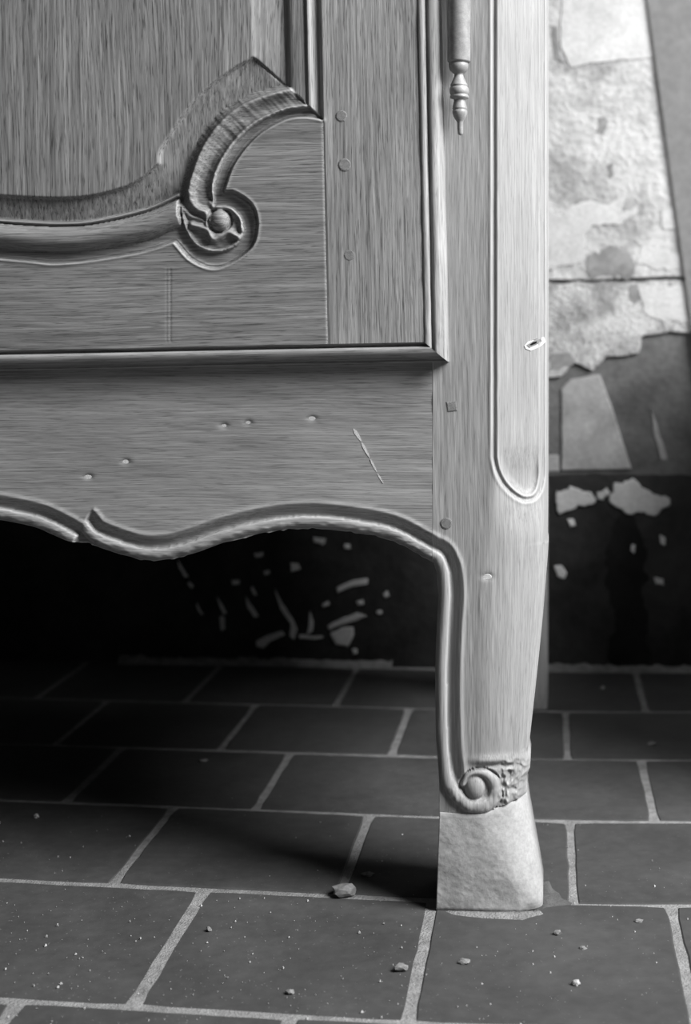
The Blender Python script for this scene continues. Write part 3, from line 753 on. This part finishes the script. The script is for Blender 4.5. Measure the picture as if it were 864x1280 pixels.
# ------------------------------------------------------------------ board at the upper right
def prism(name, pts, y0, y1, mat):
    f = [PW(x, y, y1) for x, y in pts]; b = [PW(x, y, y0) for x, y in pts]; n = len(pts)
    F = [tuple(range(n))[::-1], tuple(range(n, 2 * n))] + [(k, (k + 1) % n, (k + 1) % n + n, k + n) for k in range(n)]
    me = pydata(name, f + b, F); bm = bmesh.new(); bm.from_mesh(me); bmesh.ops.recalc_face_normals(bm, faces=bm.faces[:])
    bmesh.ops.bevel(bm, geom=bm.edges[:], offset=0.0008, segments=2, affect='EDGES'); bm.to_mesh(me); bm.free()
    return link(name, me, mat, None, False)
bd = prism('grey_board', [(764, -330), (940, -330), (1075, 832), (922, 832)], 0.0078, 0.0125, M['boardgrey'])
tag(bd, 'plain mid grey board standing slanted against the plaster wall at upper right', 'board')

# ------------------------------------------------------------------ unseen low chest, added right of the frame to shade the rear tiles and wall foot
ch = empty('storage_chest', (0.65, 0.47, 0)); ch_w = M['wood_h']
tag(ch, 'plain low wooden chest standing by the wall beyond the right edge of the picture', 'chest')
def cbox(name, a, b, par): 
    o = box(name, tuple(p - q for p, q in zip(a, ch.location)), tuple(p - q for p, q in zip(b, ch.location)), ch_w, par, 0.004); return o
cb_ = cbox('body', (0.35, 0.19, 0.05), (0.95, 0.76, 0.57), ch)
cbox('lid', (0.335, 0.175, 0.57), (0.965, 0.775, 0.60), ch)
cbox('plinth', (0.34, 0.18, 0.03), (0.96, 0.77, 0.10), ch)
for a in (0.35, 0.89):
    for b in (0.19, 0.70): cbox('foot', (a, b, 0.0), (a + 0.06, b + 0.06, 0.035), ch)
for a in (0.40, 0.685): cbox('front_panel', (a, 0.184, 0.14), (a + 0.215, 0.195, 0.52), cb_)

# ------------------------------------------------------------------ debris on the floor
def stone(name, px, py, wpx, hpx, mat, label, cat, group=None, seed=0, flat=0.6):
    c = PF(px, py); s = (ZF + c.y) / FPX
    bm = bmesh.new(); bmesh.ops.create_icosphere(bm, subdivisions=2, radius=1.0)
    for v_ in bm.verts:
        n_ = mnoise.noise(v_.co * 1.1 + Vector((seed * 3.7, seed, 1))) * 0.55 + mnoise.noise(v_.co * 2.7 + Vector((seed, 2, 5))) * 0.25
        v_.co *= 1 + n_
    zz = [v_.co.z for v_ in bm.verts]; lo, hi = min(zz), max(zz)
    xx = [v_.co.x for v_ in bm.verts]; kx = wpx * s / (max(xx) - min(xx)); kz = hpx * s * 0.9 / (hi - lo)
    for v_ in bm.verts:
        z = max(v_.co.z, lo + (hi - lo) * 0.22)
        v_.co = Vector((v_.co.x * kx, v_.co.y * kx * 0.8, (z - lo - (hi - lo) * 0.22) * kz))
    me = bpy.data.meshes.new(name); bm.to_mesh(me); bm.free()
    o = link(name, me, M[mat], None, False); o.location = (c.x, c.y, -0.0002)
    tag(o, label, cat, group); return o
stone('mortar_lump', 430, 1119, 30, 22, 'lump', 'pale lump of mortar lying on the tile joint left of the foot', 'rubble', seed=1)
stone('pebble', 501, 1212, 19, 11, 'stone', 'round pebble on the front tile beside the joint left of the foot', 'pebble', 'loose pebbles on the tiles', 2)
stone('pebble', 580, 1204, 16, 9, 'stone', 'angular pebble on the tile in front of the foot', 'pebble', 'loose pebbles on the tiles', 3)
stone('pebble', 697, 1168, 11, 9, 'stone', 'dark-sided small pebble to the right in front of the foot', 'pebble', 'loose pebbles on the tiles', 4)
stone('pebble', 460, 1094, 18, 6, 'stone', 'flat chip lying in the shadow left of the foot', 'pebble', 'loose pebbles on the tiles', 5)
stone('pebble', 720, 1231, 12, 10, 'crumb', 'white crumb on the bottom right tile near the frame edge', 'pebble', 'loose pebbles on the tiles', 6)
stone('pebble', 730, 1186, 10, 5, 'stone', 'small pale pebble right of the dark-sided pebble', 'pebble', 'loose pebbles on the tiles', 7)
stone('pebble', 798, 1152, 12, 5, 'stone', 'flat pale chip on the right tile near the long joint', 'pebble', 'loose pebbles on the tiles', 8)
stone('pebble', 261, 1163, 8, 7, 'stone', 'small pebble on the front left tile near the slanting joint', 'pebble', 'loose pebbles on the tiles', 9)
stone('pebble', 46, 1022, 7, 7, 'crumb', 'tiny white crumb on the far left tile', 'pebble', 'loose pebbles on the tiles', 10)
stone('pebble', 254, 951, 12, 4, 'stone', 'flat chip on the shaded tile under the armoire', 'pebble', 'loose pebbles on the tiles', 11)
stone('pebble', 754, 861, 5, 5, 'crumb', 'tiny bright crumb on the dark tile by the wall', 'pebble', 'loose pebbles on the tiles', 12)
stone('pebble', 362, 1241, 12, 7, 'stone', 'pebble at the bottom edge on the front middle tile', 'pebble', 'loose pebbles on the tiles', 13)
stone('pebble', 815, 930, 12, 4, 'stone', 'pale chip on the dark tile at the right edge behind the leg', 'pebble', 'loose pebbles on the tiles', 14)
# fine grit
V, F = [], []
r2 = random.Random(19)
for k in range(520):
    px, py = r2.uniform(-10, 874), 985 + 320 * r2.random() ** 0.6
    c = PF(px, py)
    if -0.12 < c.x < 0.01 and -0.015 < c.y < 0.09: continue
    a = 0.0003 + 0.0010 * r2.random() ** 5; b0 = len(V); ph = r2.uniform(0, 6.28)
    for j in range(3): V.append((c.x + a * math.cos(ph + j * 2.1) * r2.uniform(.7, 1.3), c.y + a * math.sin(ph + j * 2.1) * r2.uniform(.7, 1.3), -0.0003))
    for j in range(3): V.append((c.x + .6 * a * math.cos(ph + j * 2.1 + .4), c.y + .6 * a * math.sin(ph + j * 2.1 + .4), a * r2.uniform(.7, 1.3)))
    F += [(b0 + 3, b0 + 4, b0 + 5)] + [(b0 + j, b0 + (j + 1) % 3, b0 + 3 + (j + 1) % 3, b0 + 3 + j) for j in range(3)]
g = link('floor_grit', pydata('floor_grit', V, F), M['crumb'], None, False)
tag(g, 'fine pale plaster grit scattered over the dark tiles', 'grit', kind='stuff')
# smears of mortar where the foot meets the tiles
def smear(pts, hgt, mat='mortar'):
    out = []
    for i in range(len(pts)):
        a, b = np.array(pts[i], float), np.array(pts[(i + 1) % len(pts)], float)
        m = max(1, int(np.linalg.norm(b - a) / 5))
        for j in range(m):
            p = a + (b - a) * j / m; out.append(PF(p[0] + 2.2 * mnoise.noise(Vector((p[0] * .2, p[1] * .2, 1))), p[1] + 1.4 * mnoise.noise(Vector((p[0] * .2, p[1] * .2, 7)))))
    c = sum(out, Vector()) / len(out)
    V = [(p.x, p.y, -0.0012) for p in out] + [((p.x * 3 + c.x) / 4, (p.y * 3 + c.y) / 4, hgt) for p in out] + [(c.x, c.y, hgt * 1.2)]
    n = len(out); F = []
    for k in range(n): F += [(k, (k + 1) % n, n + (k + 1) % n, n + k), (n + k, n + (k + 1) % n, 2 * n)]
    me = pydata('mortar_smear', V, F); bm = bmesh.new(); bm.from_mesh(me); bmesh.ops.recalc_face_normals(bm, faces=bm.faces[:]); bm.to_mesh(me); bm.free()
    return link('mortar_smear', me, M[mat], fl)
smear([(546, 1138), (575, 1139), (620, 1140), (672, 1139), (684, 1136), (690, 1142), (660, 1151), (610, 1149), (560, 1144)], 0.0008)
smear([(675, 1100), (686, 1096), (690, 1108), (702, 1116), (706, 1124), (716, 1128), (712, 1134), (690, 1136), (676, 1140)], 0.0004, 'dust')
